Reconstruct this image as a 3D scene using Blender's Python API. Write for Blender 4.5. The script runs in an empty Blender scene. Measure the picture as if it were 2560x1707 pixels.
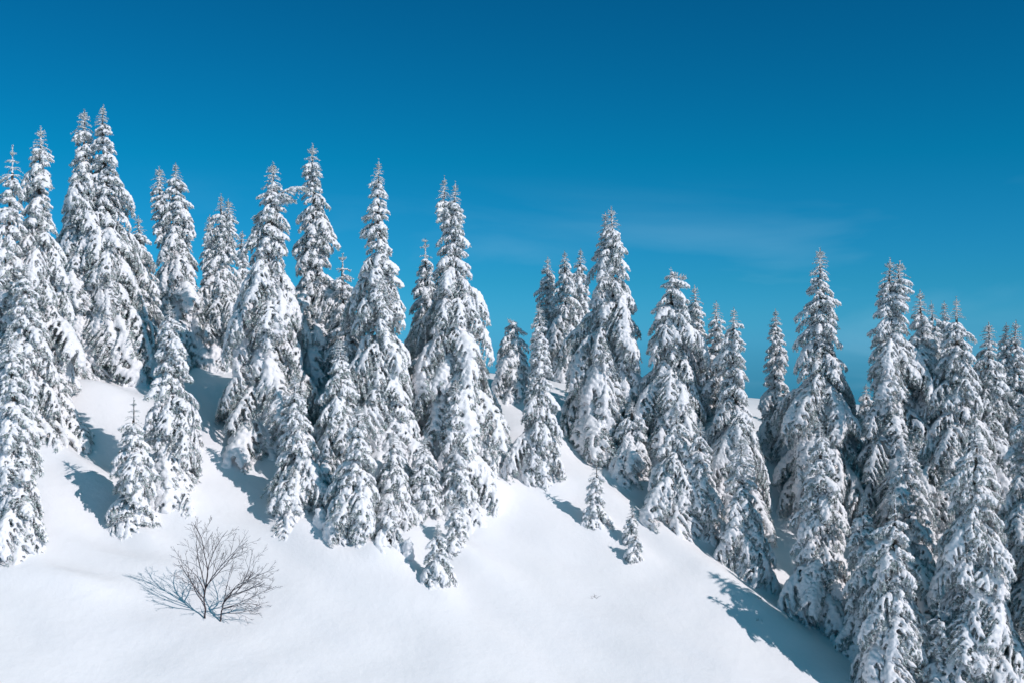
import bpy, math, random
import numpy as np
from mathutils import Vector, noise as mnoise

scene = bpy.context.scene
COL = scene.collection
R = math.radians

# ------------------------------------------------------------------ camera, sky, sun, exposure
LENS = 40.0
cam_d = bpy.data.cameras.new("camera")
cam_d.lens = LENS; cam_d.sensor_width = 36.0; cam_d.clip_start = 0.5; cam_d.clip_end = 6000
cam = bpy.data.objects.new("camera", cam_d); COL.objects.link(cam)
cam.location = (0, 0, 0); cam.rotation_euler = (R(90), 0, 0)
scene.camera = cam

SUN_DIR = Vector((2.14, -1.31, 1.60)).normalized()          # towards the sun
SUN_EL = math.asin(SUN_DIR.z)
SUN_ROT = math.atan2(SUN_DIR.x, SUN_DIR.y)
sun_d = bpy.data.lights.new("sun", 'SUN'); sun_d.energy = 3.45; sun_d.angle = R(0.5); sun_d.color = (1.0, 0.925, 0.915)
sun = bpy.data.objects.new("sun", sun_d); COL.objects.link(sun)
sun.rotation_euler = SUN_DIR.to_track_quat('Z', 'Y').to_euler()

world = bpy.data.worlds.new("World"); scene.world = world; world.use_nodes = True
nt = world.node_tree; N = nt.nodes; Lk = nt.links; N.clear()
out = N.new('ShaderNodeOutputWorld'); bg = N.new('ShaderNodeBackground'); bg.inputs[1].default_value = 0.13
sky = N.new('ShaderNodeTexSky'); sky.sky_type = 'NISHITA'; sky.sun_disc = False
sky.sun_elevation = SUN_EL; sky.sun_rotation = SUN_ROT; sky.altitude = 1500; sky.air_density = 1.0
sky.dust_density = 0.3; sky.ozone_density = 1.5
tint = N.new('ShaderNodeMix'); tint.data_type = 'RGBA'; tint.blend_type = 'MULTIPLY'; tint.inputs[0].default_value = 1.0
tco = N.new('ShaderNodeTexCoord'); tsx = N.new('ShaderNodeSeparateXYZ'); tr = N.new('ShaderNodeValToRGB')
te = tr.color_ramp.elements; tr.color_ramp.interpolation = 'LINEAR'
te[0].position = 0.0; te[0].color = (0.065, 0.376, 0.85, 1); te[1].position = 1.0; te[1].color = (0.02, 0.70, 0.56, 1)
for _p, _c in ((0.023, (0.058, 0.373, 0.74, 1)), (0.052, (0.04, 0.365, 0.64, 1)), (0.156, (0.006, 0.39, 0.57, 1)), (0.286, (0.006, 0.345, 0.52, 1)), (0.5, (0.02, 0.62, 0.55, 1))):
    _e = te.new(_p); _e.color = _c
Lk.new(tco.outputs['Generated'], tsx.inputs[0]); Lk.new(tsx.outputs['Z'], tr.inputs[0]); Lk.new(tr.outputs[0], tint.inputs[7])
# thin veil of cirrus low in the sky
geo = N.new('ShaderNodeTexCoord'); mp = N.new('ShaderNodeMapping'); mp.inputs['Scale'].default_value = (2.2, 2.2, 9.0)
mp.inputs['Rotation'].default_value = (0, R(-14), 0)
nz = N.new('ShaderNodeTexNoise'); nz.inputs['Scale'].default_value = 1.6; nz.inputs['Detail'].default_value = 6; nz.inputs['Roughness'].default_value = 0.5
nz.inputs['Distortion'].default_value = 0.6
ra = N.new('ShaderNodeMapRange'); ra.inputs[1].default_value = 0.53; ra.inputs[2].default_value = 0.76; ra.inputs[3].default_value = 0.0; ra.inputs[4].default_value = 0.18
cl = N.new('ShaderNodeMix'); cl.data_type = 'RGBA'; cl.inputs[7].default_value = (3.2, 5.6, 7.0, 1)
sx = N.new('ShaderNodeSeparateXYZ')
band = N.new('ShaderNodeMapRange'); band.inputs[1].default_value = 0.145; band.inputs[2].default_value = 0.06; band.inputs[3].default_value = 0; band.inputs[4].default_value = 1
mul = N.new('ShaderNodeMath'); mul.operation = 'MULTIPLY'
Lk.new(geo.outputs['Generated'], mp.inputs[0]); Lk.new(mp.outputs[0], nz.inputs[0]); Lk.new(nz.outputs[0], ra.inputs[0])
Lk.new(geo.outputs['Generated'], sx.inputs[0]); Lk.new(sx.outputs['Z'], band.inputs[0])
Lk.new(ra.outputs[0], mul.inputs[0]); Lk.new(band.outputs[0], mul.inputs[1]); Lk.new(mul.outputs[0], cl.inputs[0])
Lk.new(sky.outputs[0], tint.inputs[6]); Lk.new(tint.outputs[2], cl.inputs[6])
Lk.new(cl.outputs[2], bg.inputs[0]); Lk.new(bg.outputs[0], out.inputs[0])

vs = scene.view_settings
scene.display_settings.display_device = 'sRGB'
vs.view_transform = 'Standard'; vs.look = 'None'; vs.gamma = 1; vs.use_curve_mapping = False; vs.exposure = 0.0
scene.cycles.max_bounces = 6; scene.cycles.diffuse_bounces = 4; scene.cycles.glossy_bounces = 1
scene.cycles.transmission_bounces = 0; scene.cycles.caustics_reflective = False; scene.cycles.caustics_refractive = False

# ------------------------------------------------------------------ materials
def mat(name, build):
    m = bpy.data.materials.new(name); m.use_nodes = True
    t = m.node_tree; p = t.nodes['Principled BSDF']; build(t, p); return m

def snow_mat(name, bump_scale, bump_d, fine):
    def b(t, p):
        n = t.nodes; l = t.links
        p.inputs['Roughness'].default_value = 0.55
        p.inputs['Specular IOR Level'].default_value = 0.25
        g = n.new('ShaderNodeNewGeometry')
        a = n.new('ShaderNodeTexNoise'); a.inputs['Scale'].default_value = bump_scale; a.inputs['Detail'].default_value = 6; a.inputs['Roughness'].default_value = fine
        bu = n.new('ShaderNodeBump'); bu.inputs['Distance'].default_value = bump_d; bu.inputs['Strength'].default_value = 1.0
        c = n.new('ShaderNodeTexNoise'); c.inputs['Scale'].default_value = 0.35; c.inputs['Detail'].default_value = 4
        r = n.new('ShaderNodeValToRGB')
        r.color_ramp.elements[0].position = 0.3; r.color_ramp.elements[0].color = (0.835, 0.835, 0.86, 1)
        r.color_ramp.elements[1].position = 0.7; r.color_ramp.elements[1].color = (0.875, 0.87, 0.885, 1)
        l.new(g.outputs['Position'], a.inputs[0]); l.new(g.outputs['Position'], c.inputs[0])
        l.new(a.outputs[0], bu.inputs['Height']); l.new(bu.outputs[0], p.inputs['Normal'])
        l.new(c.outputs[0], r.inputs[0]); l.new(r.outputs[0], p.inputs['Base Color'])
    return mat(name, b)
M_GROUND = snow_mat('snow_ground', 2.2, 0.03, 0.62)
M_SNOW = snow_mat('snow_on_branches', 9.0, 0.035, 0.65)

def needle_b(t, p):
    n = t.nodes; l = t.links
    p.inputs['Roughness'].default_value = 0.7; p.inputs['Specular IOR Level'].default_value = 0.2
    g = n.new('ShaderNodeNewGeometry')
    a = n.new('ShaderNodeTexNoise'); a.inputs['Scale'].default_value = 5.0; a.inputs['Detail'].default_value = 5; a.inputs['Roughness'].default_value = 0.7
    r = n.new('ShaderNodeValToRGB'); e = r.color_ramp.elements
    e[0].position = 0.34; e[0].color = (0.050, 0.088, 0.076, 1)
    e[1].position = 0.60; e[1].color = (0.63, 0.72, 0.70, 1)
    m = r.color_ramp.elements.new(0.47); m.color = (0.30, 0.405, 0.37, 1)
    l.new(g.outputs['Position'], a.inputs[0]); l.new(a.outputs[0], r.inputs[0]); l.new(r.outputs[0], p.inputs['Base Color'])
M_NEEDLE = mat('frosted_needles', needle_b)
def bark_b(t, p):
    n = t.nodes; l = t.links
    p.inputs['Roughness'].default_value = 0.9
    g = n.new('ShaderNodeTexCoord')
    a = n.new('ShaderNodeTexNoise'); a.inputs['Scale'].default_value = 7.0; a.inputs['Detail'].default_value = 6
    r = n.new('ShaderNodeValToRGB'); e = r.color_ramp.elements
    e[0].position = 0.35; e[0].color = (0.03, 0.024, 0.02, 1); e[1].position = 0.7; e[1].color = (0.14, 0.12, 0.105, 1)
    bu = n.new('ShaderNodeBump'); bu.inputs['Distance'].default_value = 0.02
    l.new(g.outputs['Object'], a.inputs[0]); l.new(a.outputs[0], r.inputs[0]); l.new(r.outputs[0], p.inputs['Base Color'])
    l.new(a.outputs[0], bu.inputs['Height']); l.new(bu.outputs[0], p.inputs['Normal'])
M_BARK = mat('spruce_bark', bark_b)
def twig_b(t, p):
    n = t.nodes; l = t.links
    p.inputs['Roughness'].default_value = 0.85
    g = n.new('ShaderNodeTexCoord')
    a = n.new('ShaderNodeTexNoise'); a.inputs['Scale'].default_value = 12.0
    r = n.new('ShaderNodeValToRGB'); e = r.color_ramp.elements
    e[0].position = 0.4; e[0].color = (0.03, 0.022, 0.024, 1); e[1].position = 0.7; e[1].color = (0.10, 0.08, 0.08, 1)
    l.new(g.outputs['Object'], a.inputs[0]); l.new(a.outputs[0], r.inputs[0]); l.new(r.outputs[0], p.inputs['Base Color'])
M_TWIG = mat('bare_twig_bark', twig_b)

# ------------------------------------------------------------------ helpers
def mesh_from(name, V, F, mats, midx=None, smooth=None):
    me = bpy.data.meshes.new(name)
    V = np.asarray(V, dtype=np.float32)
    me.vertices.add(len(V)); me.vertices.foreach_set('co', V.ravel())
    lens = np.array([len(f) for f in F], dtype=np.int32) if not isinstance(F, np.ndarray) else np.full(len(F), F.shape[1], np.int32)
    idx = np.concatenate([np.asarray(f, np.int32) for f in F]) if not isinstance(F, np.ndarray) else F.ravel().astype(np.int32)
    me.loops.add(len(idx)); me.loops.foreach_set('vertex_index', idx)
    starts = np.zeros(len(lens), np.int32); starts[1:] = np.cumsum(lens)[:-1]
    me.polygons.add(len(lens)); me.polygons.foreach_set('loop_start', starts); me.polygons.foreach_set('loop_total', lens)
    for m in mats: me.materials.append(m)
    if midx is not None: me.polygons.foreach_set('material_index', np.asarray(midx, np.int32))
    if smooth is not None:
        s = np.full(len(lens), smooth, dtype=bool) if isinstance(smooth, bool) else np.asarray(smooth, dtype=bool)
        me.polygons.foreach_set('use_smooth', s)
    me.update(calc_edges=True); me.validate()
    return me

def link(name, data, parent=None, loc=(0, 0, 0), rot=(0, 0, 0), scl=(1, 1, 1)):
    o = bpy.data.objects.new(name, data); COL.objects.link(o)
    if parent is not None: o.parent = parent
    o.location = loc; o.rotation_euler = rot; o.scale = scl
    return o

def tube(path, radii, sides=5):
    """tapered tube along a path -> verts, quads"""
    path = np.asarray(path, float); n = len(path)
    V = []; F = []
    d0 = np.array([0.31, 0.17, 0.93])
    for i in range(n):
        t = path[min(i + 1, n - 1)] - path[max(i - 1, 0)]; t /= (np.linalg.norm(t) + 1e-9)
        a = np.cross(t, d0)
        if np.linalg.norm(a) < 0.1: a = np.cross(t, np.array([1.0, 0, 0]))
        a /= np.linalg.norm(a); b = np.cross(t, a)
        for k in range(sides):
            w = 2 * math.pi * k / sides
            V.append(path[i] + radii[i] * (math.cos(w) * a + math.sin(w) * b))
    for i in range(n - 1):
        for k in range(sides):
            k2 = (k + 1) % sides
            F.append((i * sides + k, i * sides + k2, (i + 1) * sides + k2, (i + 1) * sides + k))
    return V, F

# icosphere template
import bmesh
_bm = bmesh.new(); bmesh.ops.create_icosphere(_bm, subdivisions=1, radius=1.0)
_bm.verts.ensure_lookup_table()
ICO_V = np.array([v.co[:] for v in _bm.verts]); ICO_F = np.array([[v.index for v in f.verts] for f in _bm.faces]); _bm.free()

def snow_union(balls, voxel, seed):
    """balls: array n x 6 (x,y,z,rx,ry,rz) -> remeshed, slightly uneven snow surface"""
    B = np.asarray(balls)
    V = (ICO_V[None] * B[:, None, 3:6] + B[:, None, :3]).reshape(-1, 3)
    F = (ICO_F[None] + (np.arange(len(B)) * len(ICO_V))[:, None, None]).reshape(-1, 3)
    me = mesh_from('tmp', V, F, [])
    o = bpy.data.objects.new('tmp', me); COL.objects.link(o)
    m = o.modifiers.new('r', 'REMESH'); m.mode = 'VOXEL'; m.voxel_size = voxel; m.adaptivity = 0.0
    dg = bpy.context.evaluated_depsgraph_get()
    res = bpy.data.meshes.new_from_object(o.evaluated_get(dg))
    bpy.data.objects.remove(o); bpy.data.meshes.remove(me)
    n = len(res.vertices); co = np.empty(n * 3, np.float32); res.vertices.foreach_get('co', co); co = co.reshape(-1, 3)
    rn = np.empty(n * 3, np.float32); res.vertices.foreach_get('normal', rn); rn = rn.reshape(-1, 3)
    d = np.array([mnoise.noise((float(p[0]) * 9 + seed, float(p[1]) * 9, float(p[2]) * 9)) for p in co])
    co = co + rn * (d * voxel * 0.9)[:, None]
    F = [tuple(p.vertices) for p in res.polygons]
    bpy.data.meshes.remove(res)
    return co, F

# ------------------------------------------------------------------ spruce branch meshes
class BranchBuf:
    def __init__(s): s.V = []; s.F = []; s.M = []; s.S = []; s.n = 0
    def add(s, V, F, m, sm):
        s.V.append(np.asarray(V, float).reshape(-1, 3))
        s.F += [tuple(int(i) + s.n for i in f) for f in F]; s.M += [m] * len(F) if np.isscalar(m) else list(m); s.S += [sm] * len(F)
        s.n += len(s.V[-1])

def spikes(buf, P, D, rng, per, slen, wid, dust):
    """needle sprays round points P with running directions D"""
    n = len(P); k = n * per
    P = np.repeat(P, per, 0) + rng.normal(0, 0.012, (k, 3)); D = np.repeat(D, per, 0)
    r = rng.normal(0, 1, (k, 3)); r -= D * (r * D).sum(1)[:, None]; r /= np.linalg.norm(r, axis=1)[:, None] + 1e-9
    d = D * rng.uniform(0.25, 1.1, (k, 1)) + r * rng.uniform(0.6, 1.0, (k, 1)) + np.array([0, 0, -0.25])
    d /= np.linalg.norm(d, axis=1)[:, None]
    s = np.cross(d, rng.normal(0, 1, (k, 3))); s /= np.linalg.norm(s, axis=1)[:, None] + 1e-9
    L = rng.uniform(0.55, 1.0, (k, 1)) * slen; W = wid * rng.uniform(0.6, 1.2, (k, 1))
    a = P - s * W; b = P + s * W; c = P + d * L
    V = np.stack([a, b, c], 1).reshape(-1, 3); F = np.arange(k * 3).reshape(-1, 3)
    nz_ = np.abs(np.cross(b - a, c - a)); nn = nz_[:, 2] / (np.linalg.norm(nz_, axis=1) + 1e-9)
    m = np.where(rng.uniform(0, 1, k) < dust * (0.25 + nn), 1, 0)
    buf.add(V, F, m.tolist(), False)

def make_branch(L, load, droop, seed, voxel):
    """L metres long; load 0..1 how thick the snow lies; droop = end angle in degrees"""
    rng = np.random.default_rng(seed); buf = BranchBuf(); balls = []
    n = 14; s = np.linspace(0, 1, n)
    th0 = R(rng.uniform(2, 14)); th1 = -R(droop) * rng.uniform(0.85, 1.15)
    ang = th0 + (th1 - th0) * s ** 0.9
    ds = L / (n - 1)
    x = np.concatenate([[0], np.cumsum(np.cos(ang[:-1]) * ds)]); z = np.concatenate([[0], np.cumsum(np.sin(ang[:-1]) * ds)])
    wig = rng.uniform(-0.07, 0.07) * L
    y = wig * np.sin(s * math.pi * rng.uniform(0.8, 1.5))
    ax = np.stack([x, y, z], 1)
    V, F = tube(ax, 0.012 + 0.022 * L * (1 - s) ** 0.8 * 0.6, 5); buf.add(V, F, 2, True)
    def at(t):
        i = min(int(t * (n - 1)), n - 2); f = t * (n - 1) - i
        return ax[i] * (1 - f) + ax[i + 1] * f, (ax[i + 1] - ax[i]) / np.linalg.norm(ax[i + 1] - ax[i])
    # snow ridge on the axis (broken here and there)
    ph = rng.uniform(0, 9)
    m = max(6, int(L / 0.045))
    for i in range(m):
        t = 0.12 + 0.88 * i / (m - 1); p, d = at(t)
        g = 0.5 + 0.5 * math.sin(ph + t * L * 5.3) + rng.uniform(-0.35, 0.35)
        if g < 0.22 * (1.2 - load): continue
        r = (0.036 + 0.05 * load) * (0.75 + 0.5 * g) * (1.05 - 0.45 * t) * (0.75 + 0.18 * L)
        balls.append((*(p + np.array([rng.normal(0, .012), rng.normal(0, .02), r * 0.55])), r * 1.1, r * 1.15, r * 0.85))
    P = []; D = []
    for i in range(max(3, int(L / 0.05))):
        t = 0.1 + 0.9 * rng.uniform(); p, d = at(t); P.append(p); D.append(d)
    spikes(buf, np.array(P), np.array(D), rng, 6, 0.12, 0.014, 0.75)
    # side twigs
    step = 0.095 + 0.012 * L
    nt_ = max(4, int(0.9 * L / step))
    for side in (-1, 1):
        for i in range(nt_):
            t = 0.08 + 0.90 * (i + rng.uniform(0.1, 0.9)) / nt_
            p, d = at(t)
            l = L * 0.42 * (math.sin(math.pi * min(1, 0.22 + 0.78 * t) ** 0.9) ** 0.75 + 0.10) * rng.uniform(0.65, 1.2)
            l = max(l, 0.10)
            l = min(l, 0.95)
            a = R(rng.uniform(38, 68)); lat = np.array([0.0, side, 0.0])
            dr = d * math.cos(a) + lat * math.sin(a); dr[2] += rng.uniform(-0.1, 0.12)
            k = max(4, int(l / 0.085)); q = p.copy(); pts = [q.copy()]; dirs = []
            sag = rng.uniform(1.2, 2.6) * (0.5 + 0.7 * droop / 60)
            for j in range(k):
                dd = dr + np.array([0, 0, -sag * (j + 0.4) / k]); dd /= np.linalg.norm(dd); q = q + dd * l / k; pts.append(q.copy()); dirs.append(dd)
            dirs.append(dirs[-1]); pts = np.array(pts); dirs = np.array(dirs)
            V, F = tube(pts[::2] if len(pts) > 5 else pts, np.linspace(0.010, 0.004, len(pts[::2] if len(pts) > 5 else pts)), 3); buf.add(V, F, 2, True)
            # denser points for sprays
            dens = max(3, int(l / 0.035)); u = rng.uniform(0.05, 1, dens) * (len(pts) - 1); ii = np.minimum(u.astype(int), len(pts) - 2); ff = (u - ii)[:, None]
            SP = pts[ii] * (1 - ff) + pts[ii + 1] * ff
            spikes(buf, SP, dirs[ii], rng, 5, 0.105, 0.013, 0.8)
            # lumps of snow on the twig
            ph2 = rng.uniform(0, 7); mm = max(3, int(l / 0.035)); on = rng.uniform() < 0.80 + 0.2 * load
            if on:
                stop = rng.uniform(0.65, 1.0)
                for j in range(mm):
                    tt = (j + 0.5) / mm
                    if tt > stop: break
                    g = 0.5 + 0.5 * math.sin(ph2 + tt * l * 15) + rng.uniform(-0.2, 0.2)
                    if g < 0.40 - 0.35 * load: continue
                    u = tt * (len(pts) - 1); i0 = min(int(u), len(pts) - 2); q = pts[i0] * (1 - (u - i0)) + pts[i0 + 1] * (u - i0)
                    r = (0.023 + 0.032 * load) * (0.75 + 0.5 * g) * (1.15 - 0.5 * tt)
                    balls.append((*(q + np.array([rng.normal(0, .006), rng.normal(0, .006), r * 0.5])), r * 1.1, r * 1.1, r * 0.85))
    co, F = snow_union(balls, voxel, seed)
    buf.add(co, F, 1, True)
    return mesh_from('spruce_branch', np.concatenate(buf.V), buf.F, [M_NEEDLE, M_SNOW, M_BARK], buf.M, buf.S)

def make_top(H, seed, sparse=False):
    rng = np.random.default_rng(seed); buf = BranchBuf(); balls = []
    pts = np.array([[0.03 * math.sin(3 * t + seed), 0.03 * math.cos(2 * t), H * t] for t in np.linspace(0, 1, 8)])
    V, F = tube(pts, np.linspace(0.03, 0.008, 8), 5); buf.add(V, F, 2, True)
    for i in range(int(H / 0.04)):
        t = i / int(H / 0.04); r = 0.027 * (1.3 - 0.7 * t) * rng.uniform(0.7, 1.3)
        balls.append((rng.normal(0, .012), rng.normal(0, .012), H * t, r, r, r * 1.3))
    D = np.repeat(np.array([[0, 0, 1.0]]), 24, 0); P = np.zeros((24, 3)); P[:, 2] = rng.uniform(0, H, 24)
    spikes(buf, P, D, rng, 5, 0.09, 0.012, 0.9)
    z = 0.0; w = 0
    while z < H * (0.9 if sparse else 0.8):
        nn = rng.integers(4, 7); a0 = rng.uniform(0, 6.28)
        for k in range(nn):
            a = a0 + 6.283 * k / nn + rng.normal(0, .25); l = (0.40 * (1 - z / H) ** 1.2 + 0.07) * rng.uniform(0.7, 1.25)
            up = rng.uniform(0.0, 0.6) + (0.3 if z > H * 0.5 else -0.2)
            dr = np.array([math.cos(a), math.sin(a), up]); dr /= np.linalg.norm(dr)
            q = np.array([0, 0, z]); pp = [q.copy()]
            for j in range(5):
                dd = dr + np.array([0, 0, -0.10 * j * l * 4]); dd /= np.linalg.norm(dd); q = q + dd * l / 5; pp.append(q.copy())
            pp = np.array(pp); V, F = tube(pp, np.linspace(0.010, 0.004, 6), 3); buf.add(V, F, 2, True)
            SP = pp[rng.integers(0, 6, 16)]; spikes(buf, SP, np.repeat(dr[None], 16, 0), rng, 3, 0.08, 0.011, 0.8)
            for j in range(int(l / 0.03)):
                tt = j / max(1, int(l / 0.03)); u = tt * 5; i0 = min(int(u), 4); q = pp[i0] * (1 - (u - i0)) + pp[i0 + 1] * (u - i0)
                if rng.uniform() < 0.2: continue
                r = 0.026 * rng.uniform(0.6, 1.25) * (1.1 - 0.4 * tt); balls.append((q[0], q[1], q[2] + r * 0.6, r, r, r))
        z += rng.uniform(0.07, 0.13) * (0.7 + 0.4 * H) * (2.6 if sparse else 1)
    co, F = snow_union(balls, 0.017, seed)
    buf.add(co, F, 1, True)
    return mesh_from('spruce_top', np.concatenate(buf.V), buf.F, [M_NEEDLE, M_SNOW, M_BARK], buf.M, buf.S)

CLASSES = [0.35, 0.6, 0.95, 1.4, 1.95, 2.6]
DROOPS = [38, 46, 54, 60, 66, 70]
LIB = {}      # (class, heavy) -> meshes
for ci, L in enumerate(CLASSES):
    for hv in (0, 1):
        nvar = 4 if ci < 2 else 5
        LIB[(ci, hv)] = [make_branch(L * random.Random(ci * 77 + v).uniform(0.92, 1.08), (0.44 + 0.10 * (v % 3)) if hv == 0 else 0.66 + 0.12 * (v % 3),
                                     DROOPS[ci] * (1.0 if hv == 0 else 1.12), 1000 * ci + 100 * hv + v, 0.019 + 0.0055 * L + 0.006 * hv) for v in range(nvar)]
TOPS = [make_top(h, 50 + i) for i, h in enumerate((0.9, 1.2, 1.5, 1.05))]
STARS = [make_top(h, 80 + i, True) for i, h in enumerate((0.9, 1.1, 1.3))]

# ------------------------------------------------------------------ terrain
FPX = LENS / 36.0 * 2352.0
def uv(px, py): return (px - 1176.0) / FPX, (py - 784.0) / FPX
H0, BX, CY = 27.0, -0.20, 0.45
# skyline: (u, v) of the crest against the sky
SKY_U = np.array([-0.60, -0.45, -0.25, 0.0, 0.09, 0.215, 0.38, 0.60])
SKY_V = np.array([0.010, 0.012, 0.014, 0.012, 0.030, 0.040, 0.055, 0.10])
SKY_Y = H0 / (SKY_V + BX * SKY_U + CY)           # depth where the plane meets that line of sight
SKY_X = SKY_U * SKY_Y
def crest(x): return np.interp(x, SKY_X, SKY_Y) - 1.0
CREST_TAB_X = np.linspace(-80, 80, 321)
_k = np.exp(-np.linspace(-2.5, 2.5, 41) ** 2); _k /= _k.sum()
CREST_TAB = np.convolve(np.pad(crest(CREST_TAB_X), 20, mode='edge'), _k, mode='valid')
BUMPS = []      # (x, y, height, rx, ry, angle)
def softplus(t): return np.where(t > 30, t, np.log1p(np.exp(np.minimum(t, 30))))
def height(x, y, bumps=True):
    x = np.asarray(x, float); y = np.asarray(y, float)
    yc = np.interp(x, CREST_TAB_X, CREST_TAB); y2 = 22.0 + 5 * softplus((y - 22.0) / 5.0); s = y2 - yc; w = 1.6
    g = s - 1.15 * w * softplus(s / w)
    xs = 60 * np.tanh(x / 60.0)
    yy = yc + g
    z = -H0 + BX * xs + CY * yy
    fade = 1 / (1 + np.exp((y - 48.0) / 1.8))                 # the flank rolls away to the right of the open field
    z = z - 0.30 * 2.8 * softplus((np.minimum(x, 45) - (5.7 + (46.2 - y) * 0.83) - 0.9) / 2.8) * fade
    z = z + 0.16 * np.sin(x * 0.31 + 1.3) * np.sin(y * 0.27 + x * 0.11) + 0.09 * np.sin(x * 0.73 + y * 0.5) * np.cos(y * 0.61 - x * 0.2)
    z = z + 0.03 * np.sin(x * 1.9 + 1.7 * np.sin(y * 0.8)) * np.sin(y * 1.3 + 2 * np.sin(x * 0.37)) + 0.016 * np.sin(x * 1.1 + y * 3.4 + 1.6 * np.sin(x * 0.9))
    if bumps:
        for (bx, by, bh, rx, ry, a) in BUMPS:
            dx = x - bx; dy = y - by; c_, s_ = math.cos(a), math.sin(a)
            p = (dx * c_ + dy * s_) / rx; q = (-dx * s_ + dy * c_) / ry
            z = z + bh * np.exp(-(p * p + q * q))
    return z
YS = np.linspace(22, 110, 1761)
def hit(px, py):
    """where the line of sight through a photo position meets the snow"""
    u, v = uv(px, py)
    d = (-v * YS) - height(u * YS, YS)
    k = np.argmax(d < 0)
    if d[k] >= 0: k = int(np.argmin(d))          # just over the crest
    y = YS[k]; return np.array([u * y, y, float(height(u * y, y))])
def bump(px, py, h, rx, ry, a=0.0):
    p = hit(px, py); BUMPS.append((p[0], p[1], h, rx, ry, R(a)))
# rolls and hollows of the slope
bump(215, 950, 1.2, 3.0, 1.6, -10)
bump(60, 1120, 0.6, 3.5, 1.3, -25)
bump(215, 1030, -0.35, 2.4, 0.7, -25)
bump(330, 1290, 0.22, 2.6, 0.6, -8)
bump(130, 1330, 0.25, 2.0, 0.5, 6)
bump(760, 1290, 0.25, 2.6, 0.7, -35)
bump(1080, 1290, 0.30, 1.6, 0.8, -30)
bump(250, 1200, -0.5, 2.2, 1.8, 0)
bump(170, 1080, 0.5, 2.4, 0.6, -30)
bump(480, 1000, 0.5, 1.6, 3.0, 20)
bump(560, 930, -0.7, 2.0, 3.0, 20)
bump(900, 1330, 0.45, 3.5, 1.2, -35)
bump(1330, 1120, 0.5, 3.5, 1.2, -35)
bump(1380, 1000, -0.5, 1.6, 2.6, -30)
bump(1650, 1330, 0.45, 4.0, 1.0, -42)
bump(1740, 1200, -0.5, 1.5, 2.5, -30)
bump(1200, 1000, 0.4, 2.0, 1.4, 0)

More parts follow.
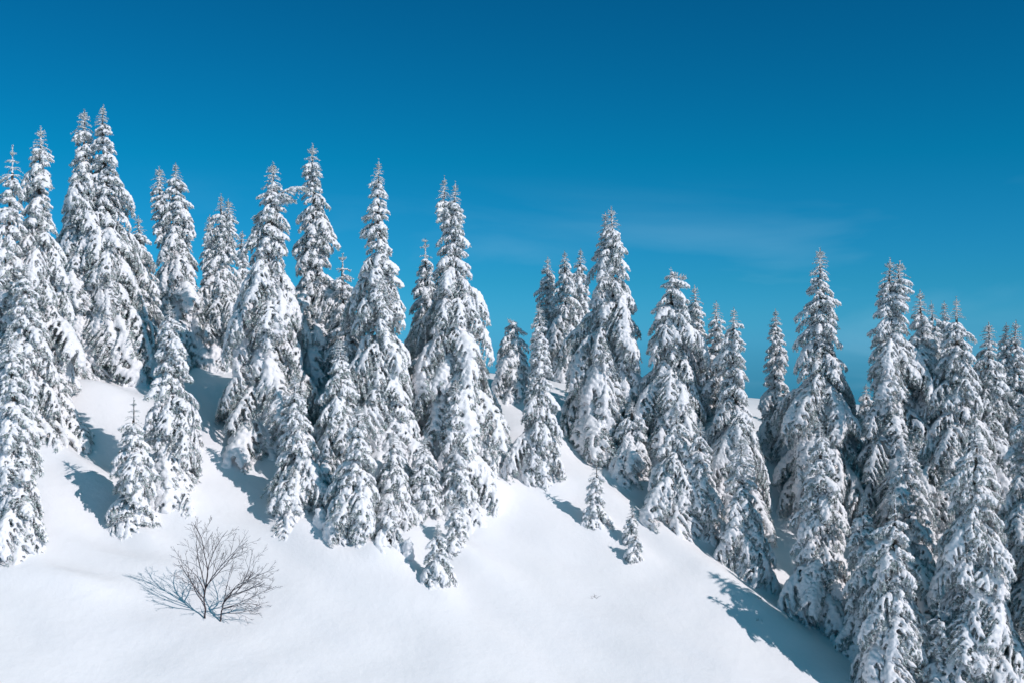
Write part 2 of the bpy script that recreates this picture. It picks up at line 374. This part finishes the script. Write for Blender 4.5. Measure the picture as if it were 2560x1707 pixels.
# ------------------------------------------------------------------ spruces
_S = (np.linspace(0, 1, 14)) ** 0.9
def reach_factor(ci, hv, pitch):
    th1 = R(DROOPS[ci] * (1.12 if hv else 1.0)); a = R(8) - (R(8) + th1) * _S - pitch
    return max(0.30, float(np.mean(np.cos(a))))
def spruce(name, label, px_top, py_top, base_px, base_py=None, hw=60, seed=0, depth=None, heavy=0.3, twins=(), bend=0.0, star=False, arms=(),
           group='snow laden spruces on the slope', dens=1.0, sink=0.0, tip=True, profile=0.86, xyz=None, hgt=None, rad=None):
    rnd = random.Random(seed)
    if xyz is not None:
        base = np.array(xyz); H = hgt; rad_m = rad; dxt = 0.0
    else:
        if depth is None:
            base = hit(base_px, base_py - 0.30 * hw)
        else:
            u = (base_px - 1176.0) / FPX; base = np.array([u * depth, depth, float(height(u * depth, depth))])
        Yd = base[1]
        ztop = -(py_top - 784.0) / FPX * Yd; H = ztop - base[2]; rad_m = 1.12 * hw / FPX * Yd
        dxt = (px_top - base_px) / FPX * Yd
    root = bpy.data.objects.new(name, None); root.empty_display_size = 0.5; COL.objects.link(root)
    root.location = base; root['label'] = label; root['category'] = 'tree'; root['group'] = group
    H = max(H, 0.8)
    stems = [(0.0, 0.0, dxt, rnd.uniform(-.1, .1) * H * .1, H, 0.0, rad_m)]
    for (ox, frac, start) in twins:       # offset at the top in metres, height as part of H, where it forks
        stems.append((0.0, 0.0, dxt + ox, rnd.uniform(-.3, .3), H * frac, start, rad_m * 0.8))
    tV = []; tF = []; tn = 0
    cnt = 0
    for si, (x0, y0, dx, dy, Hs, start, rm) in enumerate(stems):
        toph = min(0.55 + 0.035 * Hs, 0.16 * Hs + 0.22); Hb = Hs - toph
        def stem(z, dx=dx, dy=dy, Hs=Hs, start=start, si=si):
            t = z / Hs
            if si == 0: f = t ** 1.2
            else:
                f = (t ** 1.2) if t < start else (start ** 1.2 + (1 - start ** 1.2) * math.sin(min(1, (t - start) / (1 - start) * 1.6) * math.pi / 2))
            k = bend * max(0, t - 0.86) * 1.2
            base_dx = dxt if si else dx
            ddx = dx if si == 0 else dxt * (t ** 1.2) + (dx - dxt) * (0 if t < start else math.sin(min(1, (t - start) / (1 - start) * 1.8) * math.pi / 2))
            return np.array([(ddx * f if si == 0 else ddx) + k + 0.03 * math.sin(z * 0.9 + seed), dy * f + 0.03 * math.cos(z * 0.7 + seed), z])
        zs = np.linspace(0 if si == 0 else start * Hs, Hb + 0.1, 12); zs[0] -= 0.4 if si == 0 else 0
        pts = [stem(z) for z in zs]; rr = [(0.035 + 0.0125 * H * (1 - max(0, z) / Hs)) * (1 if si == 0 else 0.6) for z in zs]
        V, F = tube(pts, rr, 8); tV += list(V); tF += [tuple(i + tn for i in f) for f in F]; tn += len(V)
        # top
        if tip:
            q = rnd.randrange(3 if star else 4); tm = STARS[q] if star else TOPS[q]; th = (0.9, 1.1, 1.3)[q] if star else (0.9, 1.2, 1.5, 1.05)[q]
            if star: toph *= 1.3
            p = stem(Hb); sc = toph / th
            lean = math.atan2(stem(Hs)[0] - p[0], toph) * 0.6 + (bend * 2.9 if si == 0 else 0)
            link('treetop', tm, root, p, (rnd.uniform(-.06, .06), lean, rnd.uniform(0, 6.28)), (sc ** 0.75, sc ** 0.75, sc))
        # branches
        z = max(0.12 + 0.015 * H, start * Hs); lays = []
        lump = rnd.uniform(0, 6)
        while z < Hb:
            t = z / Hs
            lays.append(z)
            z += (0.15 + 0.0105 * H * (1 - 0.5 * t)) * rnd.uniform(0.85, 1.15) / dens
        a1, a2, q1, q2 = rnd.uniform(0, 6.3), rnd.uniform(0, 6.3), rnd.uniform(.05, .22), rnd.uniform(.05, .15)
        for z in lays:
            t = z / Hs
            env = (1 - t) ** profile * (0.93 + 0.16 * math.sin(lump + z * 2.1) + 0.10 * math.sin(lump * 2 + z * 0.93))
            env *= min(1.0, 0.92 + t * 1.0)
            nb = 5
            if H < 3: nb = 5
            a0 = rnd.uniform(0, 6.28)
            for k in range(nb):
                a = a0 + 6.283 * k / nb + rnd.uniform(-0.35, 0.35)
                reach = rm * env * rnd.choice((0.72, 0.85, 0.95, 1.05, 1.2)) * rnd.uniform(0.92, 1.08) + 0.16
                reach *= 1 + 0.48 * mnoise.noise((math.cos(a) * 1.5 + seed, math.sin(a) * 1.5, z * 0.75)) * min(1, H / 5)
                reach *= 1 + q1 * math.cos(a - a1) + q2 * math.cos(2 * a - a2 + z * 0.8)
                if rnd.random() < 0.06: reach *= 1.25
                if rnd.random() < 0.05: continue
                if si > 0 and math.cos(a) * dx < 0 and t < 0.8: reach *= 0.6
                # bigger, steeper drooping low branches
                pitch = R(-4 + 26 * (1 - t) ** 0.6 + rnd.uniform(-11, 11))
                if H < 4: pitch = R(0 + 26 * (1 - t) + rnd.uniform(-10, 10))
                hv = 1 if rnd.random() < 0.68 * heavy * (1.15 - 0.9 * t) * (1.6 if math.sin(lump * 3 + z * 1.7 + a) > 0 else 0.5) else 0
                best = min(range(len(CLASSES)), key=lambda c: abs(math.log(CLASSES[c] * reach_factor(c, hv, pitch) / reach)))
                sc = min(1.7, max(0.45, reach / (CLASSES[best] * reach_factor(best, hv, pitch))))
                me = LIB[(best, hv)][rnd.randrange(len(LIB[(best, hv)]))]
                wob = rnd.uniform(0.9, 1.2)
                link('branch', me, root, stem(z + rnd.uniform(-.14, .14)), (rnd.uniform(-.22, .22), pitch, a), (sc, sc * wob * rnd.choice((-1, 1)), sc * rnd.uniform(0.9, 1.15)))
                cnt += 1
    for (az_, frac_, len_, up_, ci_) in arms:        # single boughs that stick out of the outline
        me = LIB[(ci_, 0)][rnd.randrange(4)]; sc = len_ / CLASSES[ci_]
        link('branch', me, root, (dxt * frac_ ** 1.2, 0, frac_ * H), (0.1, R(-up_), R(az_)), (sc, sc, sc))
    me = mesh_from('spruce_trunk', tV, tF, [M_BARK], None, True)
    link('trunk', me, root)
    if xyz is None and H > 1.5:
        BUMPS.append((base[0] + 0.2 * rad_m, base[1] - 0.15 * rad_m, 0.08 + 0.05 * rad_m, rad_m * 0.95, rad_m * 0.9, 0))
        BUMPS.append((base[0] + rnd.uniform(.55, .9) * rad_m, base[1] - rnd.uniform(.5, .8) * rad_m, rnd.uniform(.10, .28), rnd.uniform(.5, .9), rnd.uniform(.35, .6), R(rnd.uniform(-60, 10))))
    return root, cnt

TREES = []   # filled below, kwargs for spruce()
def T(label, tx, ty, bx, by, hw, **k): TREES.append((label, tx, ty, bx, by, hw, k))
#%%TREES%%
# ---- far row on the crest, left
T('tall spruce at the left edge with a thick pointed snowy top', 92, 290, 92, 950, 84, heavy=.5)
T('spruce at the left edge with a thin bare broken leader', 30, 350, 8, 990, 62, heavy=.3, star=True)
T('slimmer left stem of the tallest pair of spruces on the left', 194, 252, 186, 893, 84, heavy=.4)
T('tallest spruce of the left group, right one of the pair', 237, 240, 252, 893, 84, heavy=.4)
T('narrow spruce squeezed between the tallest pair and the double topped spruce', 317, 495, 330, 880, 56, heavy=.5)
T('double topped spruce on the left crest beside a small sunny snow shelf', 403, 372, 412, 838, 66, heavy=.4, twins=((-0.75, .975, .55),))
T('dark shaded spruce hiding behind the left side of the crest spruce', 482, 492, 478, None, 42, depth=60.5, heavy=.1)
T('upright spruce on the left crest standing above the bright snow shelf', 510, 445, 508, 826, 62, heavy=.4, twins=((0.35, .97, .8),))
T('small pale spruce just right of the crest spruce', 556, 530, 560, None, 42, depth=60, heavy=.3)
# ---- big central row
T('broad spruce with one snowy side branch arching out near its top', 625, 372, 612, 1050, 102, heavy=.55, arms=((2,.85,1.55,50,3),(20,.84,1.1,40,2)))
T('slender tall spruce with the longest thin leader left of centre', 714, 330, 735, 1000, 84, heavy=.35)
T('small spruce with a flat forked tip between two tall central spruces', 787, 595, 800, 1010, 62, heavy=.3, star=True)
T('tiny pointed spruce top left of the slim central spruce', 803, 682, 812, 1060, 42, heavy=.3)
T('slim tapering spruce standing alone against the sky in the centre', 868, 365, 885, 1130, 88, heavy=.45)
T('spruce with a long bare leader behind the left side of the central twin topped spruce', 975, 560, 985, 985, 60, heavy=.2, star=True)
T('broad twin topped spruce just left of the picture centre', 1043, 415, 1048, 1105, 100, heavy=.45, twins=((-0.45, 1.02, .8),), arms=((-8,.60,2.1,-6,4),))
T('young spruce leaning on the right foot of the central twin topped spruce', 1105, 930, 1112, 1110, 38, heavy=.4)
T('short spruce on the crest with its tip bent flat to the right', 1182, 715, 1175, 925, 44, bend=.35, heavy=.5)
T('slim spruce alone on the slope right of the central twin topped spruce', 1241, 700, 1240, 1105, 43, heavy=.4)
T('left one of the three slender spruces behind the middle crest', 1258, 590, 1262, None, 42, depth=60.5, heavy=.3)
T('middle one of the three slender spruces behind the middle crest', 1298, 575, 1300, None, 42, depth=59.5, heavy=.4)
T('right one of the three slender spruces behind the middle crest', 1332, 570, 1335, None, 40, depth=60.5, heavy=.3)
T('large broad spruce with a stubby double tip right of centre', 1408, 475, 1400, 1062, 98, heavy=.5, twins=((-0.3, .985, .85),))
T('low spruce filling the gap right of the broad double tipped spruce', 1452, 915, 1455, 1095, 52, heavy=.4)
T('broad spruce whose tip hooks over to the right', 1545, 590, 1535, 1110, 108, bend=.55, heavy=.4)
T('spruce peeking out behind the hook tipped spruce', 1597, 655, 1605, 1060, 62, heavy=.3)
T('snow capped young spruce in front of the hook tipped spruce', 1553, 935, 1553, 1210, 74, heavy=.65)
T('dark pointed spruce behind the two spruces left of the sky gap', 1645, 690, 1645, 1100, 55, heavy=.2)
T('spruce on the left side of the gap where bare slope meets sky', 1684, 705, 1690, 1195, 70, heavy=.4)
T('shaded spruce at the foot of the group left of the sky gap', 1610, 960, 1605, 1232, 52, heavy=.3)
T('young spruce in front of the shaded strip of slope right of centre', 1702, 1000, 1712, 1330, 52, heavy=.45)
T('small spruce alone on the slope in the gap before the dark spruce', 1780, 708, 1785, 1052, 42, heavy=.45)
# ---- right
T('tall dark spruce right of the sky gap with shaded lower boughs', 1883, 570, 1892, 1210, 92, heavy=.35, arms=((0,.81,.95,5,2),))
T('small round pale spruce seen between the dark tall spruces', 1990, 880, 1992, None, 26, depth=58, heavy=.5)
T('sunlit round topped spruce in front of the tall dark spruce', 1885, 958, 1882, 1450, 76, heavy=.5)
T('tallest double topped dark spruce on the right', 2040, 592, 2062, 1290, 120, heavy=.3, twins=((0.42, .99, .85),))
T('pale spruce touching the right side of the double topped dark spruce', 2113, 665, 2125, 1270, 85, heavy=.3)
T('spruce with a blunt top between two right hand spruces', 2140, 690, 2150, 1180, 60, heavy=.3)
T('tiny dark spruce top behind the pointed sunlit spruce on the right', 2170, 690, 2172, 1150, 40, heavy=.1)
T('pointed sunlit spruce right of the double topped dark spruce', 2195, 680, 2205, 1360, 125, heavy=.4, arms=((0,.87,1.05,0,2),))
T('spruce with a tufted flat tip near the right edge', 2272, 740, 2275, 1330, 88, heavy=.3)
T('left one of the pair of thin spruce tops at the right edge', 2310, 740, 2312, 1250, 60, heavy=.2)
T('right one of the pair of thin spruce tops at the right edge', 2330, 735, 2345, 1260, 64, heavy=.2)
T('huge shaggy spruce filling the lower right of the picture', 2243, 965, 2235, 1760, 150, heavy=.3, dens=.95)
T('huge spruce cut off by the right edge of the picture', 2350, 900, 2375, 1700, 140, heavy=.3, dens=.95)
T('young pointed spruce left of its bare tipped neighbour at the lower right', 1982, 1130, 1988, 1530, 58, heavy=.4)
T('young spruce with a long bare star tipped leader at the lower right', 2057, 1145, 2062, 1650, 90, heavy=.45, star=True)
T('thin little spruce with bare tip before the huge shaggy spruce', 2158, 1375, 2160, 1680, 38, heavy=.5, star=True)
T('dark spruce sunk in shade between the sunlit round topped and huge spruces', 2085, 1010, 2095, 1480, 100, heavy=.2)
T('snow loaded sapling at the bottom edge before the huge shaggy spruce', 2290, 1475, 2290, 1720, 42, heavy=.9)
T('snow loaded sapling at the lower right corner', 2345, 1440, 2345, 1730, 46, heavy=.7)
T('tiny snow covered sapling on the slope before the tall dark spruce', 1792, 1080, 1792, 1117, 14, heavy=.9)
# ---- left foreground
T('spruce in the left foreground cut off by the left edge', 22, 745, 48, 1268, 52, heavy=.45)
T('drooping spruce behind the left foreground spruce beside the snow roll', 60, 600, 66, 1020, 64, heavy=.4)
T('low drooping spruce whose right skirt touches the snow roll', 120, 810, 140, 1005, 48, heavy=.3)
T('small pointed spruce with a thin leader on the left snowfield', 311, 925, 297, 1228, 54, heavy=.45, star=True)
T('sunlit spruce behind the small pointed one on the left snowfield', 390, 690, 388, 1140, 54, heavy=.5)
T('little spruce with thin leader behind the sunlit left spruce', 434, 925, 428, 1040, 28, heavy=.4, star=True)
# ---- centre foreground
T('sunlit spruce at the left foot of the central group beside a dark shadow', 675, 858, 690, 1195, 64, heavy=.5)
T('feathery sapling at the left foot of the central group', 678, 1065, 668, 1203, 38, heavy=.25)
T('round topped spruce in the middle of the central group', 778, 775, 785, 1180, 78, heavy=.65)
T('snow draped spruce in the lower middle of the central group', 822, 925, 818, 1252, 56, heavy=.7)
T('snow draped spruce in front of the slim central spruce', 893, 870, 905, 1130, 74, heavy=.7)
T('pointed spruce low in the central group right of its middle', 903, 985, 902, 1215, 60, heavy=.5)
T('low sapling buried in smooth snow at the foot of the central group', 890, 1140, 888, 1270, 46, heavy=1.0)
T('short spruce with a bowed snow cap right of the central group', 975, 1000, 972, 1195, 40, heavy=.7)
T('young spruce before the foot of the central twin topped spruce', 1045, 870, 1052, 1150, 66, heavy=.4)
T('young spruce wearing a smooth thick cap of snow below the twin topped spruce', 1047, 1010, 1050, 1200, 54, heavy=1.0)
T('small leaning spruce furthest down the open snow in the centre', 1010, 1195, 1000, 1352, 34, heavy=.6)
T('sapling just behind the small leaning spruce in the centre', 1048, 1140, 1050, 1262, 22, heavy=.5)
T('lone sapling with a starry tip on the open slope', 1374, 1062, 1362, 1212, 23, heavy=.8, star=True)
T('upper one of the two tiny saplings on the open slope', 1455, 1160, 1449, 1258, 14, heavy=.8)
T('lower one of the two tiny saplings on the open slope', 1462, 1212, 1453, 1290, 14, heavy=.8)
#%%END%%
total = 0
for i, (label, tx, ty, bx, by, hw, k) in enumerate(TREES):
    o, c = spruce('spruce_tree', label, tx, ty, bx, by, hw, seed=11 + i * 7, **k); total += c
print('branches', total, 'tris', sum(len(m.loops) - 2 * len(m.polygons) for m in bpy.data.meshes), max(len(o.children) for o in COL.objects if o.parent is None))

# ------------------------------------------------------------------ snow ground: one sheet, fine where seen
def axis(lo, hi, flo, fhi, step, far):
    a = list(np.arange(flo, fhi + 1e-6, step)); s = step; v = fhi
    while v < hi: s *= far; v += s; a.append(v)
    s = step; v = flo; b = []
    while v > lo: s *= far; v -= s; b.append(v)
    return np.array(b[::-1] + a)
gx = axis(-2500, 2500, -34, 34, 0.20, 1.25); gy = axis(-600, 3500, 26, 74, 0.20, 1.25)
X, Y = np.meshgrid(gx, gy)
Z = height(X, Y)
V = np.stack([X.ravel(), Y.ravel(), Z.ravel()], 1)
nx, ny = len(gx), len(gy)
ii = (np.arange(ny - 1)[:, None] * nx + np.arange(nx - 1)[None]).ravel()
F = np.stack([ii, ii + 1, ii + nx + 1, ii + nx], 1)
g = link('snow_slope', mesh_from('snow_slope', V, F, [M_GROUND], None, True)); g['kind'] = 'structure'
g['label'] = 'smooth untouched snow slope falling to the right'

# unseen spruces added right of the picture so that their shade falls into it
def shade_spruce(x, y, h, r, seed):
    spruce('spruce_tree', 'unseen spruce added beyond the right edge of the picture for its shade', 0, 0, 0, 0, 0, seed=seed, xyz=(x, y, float(height(x, y))), hgt=h, rad=r,
           group='added shade spruces beyond the right edge', dens=.8)
for q_, (x_, y_, h_, r_) in enumerate(((20.6, 37.0, 16.5, 2.5), (21.8, 41, 17, 2.6), (24.5, 33, 16, 2.8), (23.5, 40, 16, 2.8), (27.5, 46, 15, 2.6), (26, 51, 15, 2.6), (29, 38, 17, 2.8), (31, 43, 16, 2.8))):
    shade_spruce(x_, y_, h_, r_, 900 + q_)

# ------------------------------------------------------------------ bare shrub on the open snow
def shrub_b(t, p):
    n = t.nodes; l = t.links
    p.inputs['Roughness'].default_value = 0.85
    g = n.new('ShaderNodeNewGeometry'); sp = n.new('ShaderNodeSeparateXYZ')
    a = n.new('ShaderNodeTexNoise'); a.inputs['Scale'].default_value = 14.0
    r = n.new('ShaderNodeValToRGB'); e = r.color_ramp.elements
    e[0].position = 0.4; e[0].color = (0.030, 0.020, 0.024, 1); e[1].position = 0.7; e[1].color = (0.085, 0.062, 0.066, 1)
    ad = n.new('ShaderNodeMath'); ad.operation = 'ADD'
    mr = n.new('ShaderNodeMapRange'); mr.inputs[1].default_value = 0.85; mr.inputs[2].default_value = 1.1
    mx = n.new('ShaderNodeMix'); mx.data_type = 'RGBA'; mx.inputs[7].default_value = (0.8, 0.83, 0.88, 1)
    l.new(g.outputs['Position'], a.inputs[0]); l.new(a.outputs[0], r.inputs[0]); l.new(g.outputs['Normal'], sp.inputs[0])
    l.new(sp.outputs['Z'], ad.inputs[0]); l.new(a.outputs[0], ad.inputs[1]); l.new(ad.outputs[0], mr.inputs[0])
    l.new(mr.outputs[0], mx.inputs[0]); l.new(r.outputs[0], mx.inputs[6]); l.new(mx.outputs[2], p.inputs['Base Color'])
M_SHRUB = mat('snow_dusted_bark', shrub_b)

def grow(rng, p, d, length, rad, depth, out, spread, up):
    """one twig and everything that grows from it"""
    n = max(4, int(length / 0.09)); pts = [p.copy()]; q = p.copy(); d = d / np.linalg.norm(d)
    kink = rng.normal(0, 0.05, 3)
    for i in range(n):
        d = d + kink * 0.5 + rng.normal(0, 0.055, 3) + np.array([0, 0, up]); d /= np.linalg.norm(d); q = q + d * length / n; pts.append(q.copy())
    out.append(tube(pts, np.linspace(rad, max(rad * 0.45, 0.0042), n + 1), 5 if rad > 0.012 else 4))
    if depth <= 0: return
    k = max(2, int(length / (0.24 if depth > 1 else 0.17))); sgn = rng.choice((-1, 1))
    for i in range(k):
        t = 0.22 + 0.74 * (i + rng.uniform(0.1, 0.9)) / k; j = min(n - 1, int(t * n)); dd = pts[j + 1] - pts[j]; dd /= np.linalg.norm(dd)
        sgn = -sgn; a = R(rng.uniform(18, 40)) * spread
        ax_ = np.array([0.0, 1.0, 0.0]) + rng.normal(0, 0.45, 3); side = np.cross(ax_, dd); side /= np.linalg.norm(side)
        grow(rng, pts[j + 0], dd * math.cos(a) + side * sgn * math.sin(a) + rng.normal(0, .05, 3), length * rng.uniform(0.34, 0.60) * (1.1 - 0.5 * t),
             max(0.0045, rad * (1 - 0.5 * t) * 0.55), depth - 1, out, spread, up * 0.6)

def shrub():
    b = hit(472, 1420); Yd = b[1]; m = Yd / FPX           # metres per photo pixel there
    root = bpy.data.objects.new('bare_shrub', None); COL.objects.link(root); root.location = b
    root['label'] = 'leafless dark shrub with two stems poking out of the open snow'; root['category'] = 'shrub'
    rng = np.random.default_rng(5)
    def put(name, parts, parent):
        V = []; F = []; n = 0
        for v, f in parts: V += list(v); F += [tuple(i + n for i in q) for q in f]; n += len(v)
        return link(name, mesh_from(name, V, F, [M_SHRUB], None, True), parent)
    def P(px, py, dy=0.0): return np.array([(px - 472) * m, dy, (1420 - py) * m])
    def stem(path, r0, r1):
        path = [np.array(p, float) for p in path]; pp = []
        for i in range(len(path) - 1):
            for t in (0, .33, .66): pp.append(path[i] * (1 - t) + path[i + 1] * t + rng.normal(0, 0.008, 3))
        pp.append(path[-1]); return pp, tube(pp, np.linspace(r0, r1, len(pp)), 7)
    specs = [
        ([P(470, 1440), P(471, 1400), P(469, 1370), P(474, 1335)], .030, .020,
         [((474, 1337), (514, 1196), .0), ((472, 1352), (437, 1232), .15), ((470, 1375), (398, 1296), -.2), ((473, 1345), (545, 1258), .4), ((470, 1385), (418, 1318), -.5),
          ((474, 1337), (480, 1215), .5), ((471, 1395), (424, 1342), .4), ((472, 1352), (535, 1222), -.4), ((471, 1365), (450, 1260), -.3)]),
        ([P(505, 1440), P(508, 1410), P(512, 1388), P(522, 1366)], .028, .019,
         [((522, 1368), (606, 1278), .1), ((518, 1374), (640, 1330), .3), ((512, 1388), (570, 1275), -.4), ((520, 1370), (628, 1300), -.3), ((510, 1398), (634, 1362), .2),
          ((508, 1408), (598, 1396), -.2), ((512, 1390), (538, 1300), .4), ((516, 1378), (585, 1330), .6), ((510, 1398), (618, 1345), -.1)])]
    for path, r0, r1, arms in specs:
        pp, t = stem(path, r0, r1); st = put('stem', [t], root)
        for (a, c, dy) in arms:
            A = P(*a); C_ = P(*c); C_[1] = dy * 1.1; d = C_ - A; Ln = float(np.linalg.norm(d)); out = []
            d = d / Ln + np.array([0, 0, -0.06])
            grow(rng, A, d, Ln, 0.019, 3, out, 1.0, 0.012)
            put('branch', out, st)
shrub()

# ------------------------------------------------------------------ loose lumps of snow and twigs sticking out
def snow_lump(label, px, py, w, h, seed):
    b = hit(px, py); m = b[1] / FPX; w *= m; h *= m; rng = np.random.default_rng(seed); balls = []
    for i in range(14):
        t = i / 13; r = w * 0.42 * (1.05 - 0.45 * t) * rng.uniform(0.8, 1.1)
        balls.append((rng.normal(0, w * .10), rng.normal(0, w * .10), h * t * 0.82, r, r, r * 1.1))
    co, F = snow_union(balls, 0.05, seed)
    o = link('snow_mound', mesh_from('snow_mound', co, F, [M_SNOW], None, True), None, b)
    o['label'] = label; o['category'] = 'snow mound'
snow_lump('rounded block of snow at the foot of the round topped spruce', 1922, 1447, 34, 46, 3)
snow_lump('small peak of snow at the foot of the central group', 938, 1280, 34, 48, 4)
snow_lump('round snow lump left of the bent tipped spruce on the crest', 1153, 845, 32, 56, 5)
snow_lump('low snow hump below the left foot of the central group', 735, 1200, 40, 34, 6)
snow_lump('pale snow hump at the foot of the hook tipped spruce group', 1580, 1228, 28, 34, 7)
def twiglet(label, px, py, size, seed):
    b = hit(px, py); rng = np.random.default_rng(seed); V = []; F = []; n = 0
    for i in range(6):
        p = np.array([rng.uniform(-1, 1) * size, rng.uniform(-.5, .5) * size, -0.04]); d = np.array([rng.normal(0, .8), rng.normal(0, .3), rng.uniform(.25, .8)]); d /= np.linalg.norm(d)
        v, f = tube([p, p + d * size * .5, p + d * size * .9 + np.array([.02, 0, -.02])], [0.008, 0.006, 0.004], 4); V += list(v); F += [tuple(k + n for k in q) for q in f]; n += len(v)
    o = link('buried_twig', mesh_from('buried_twig', V, F, [M_SHRUB], None, True), None, b); o['label'] = label; o['category'] = 'twig'
twiglet('thin twig ends poking through the middle of the open snow', 1362, 1372, .22, 1)
twiglet('thin twig ends poking through the snow near the long right shadow', 1740, 1372, .18, 2)
twiglet('tiny twig ends low on the open snow before the long right shadow', 1742, 1424, .16, 3)
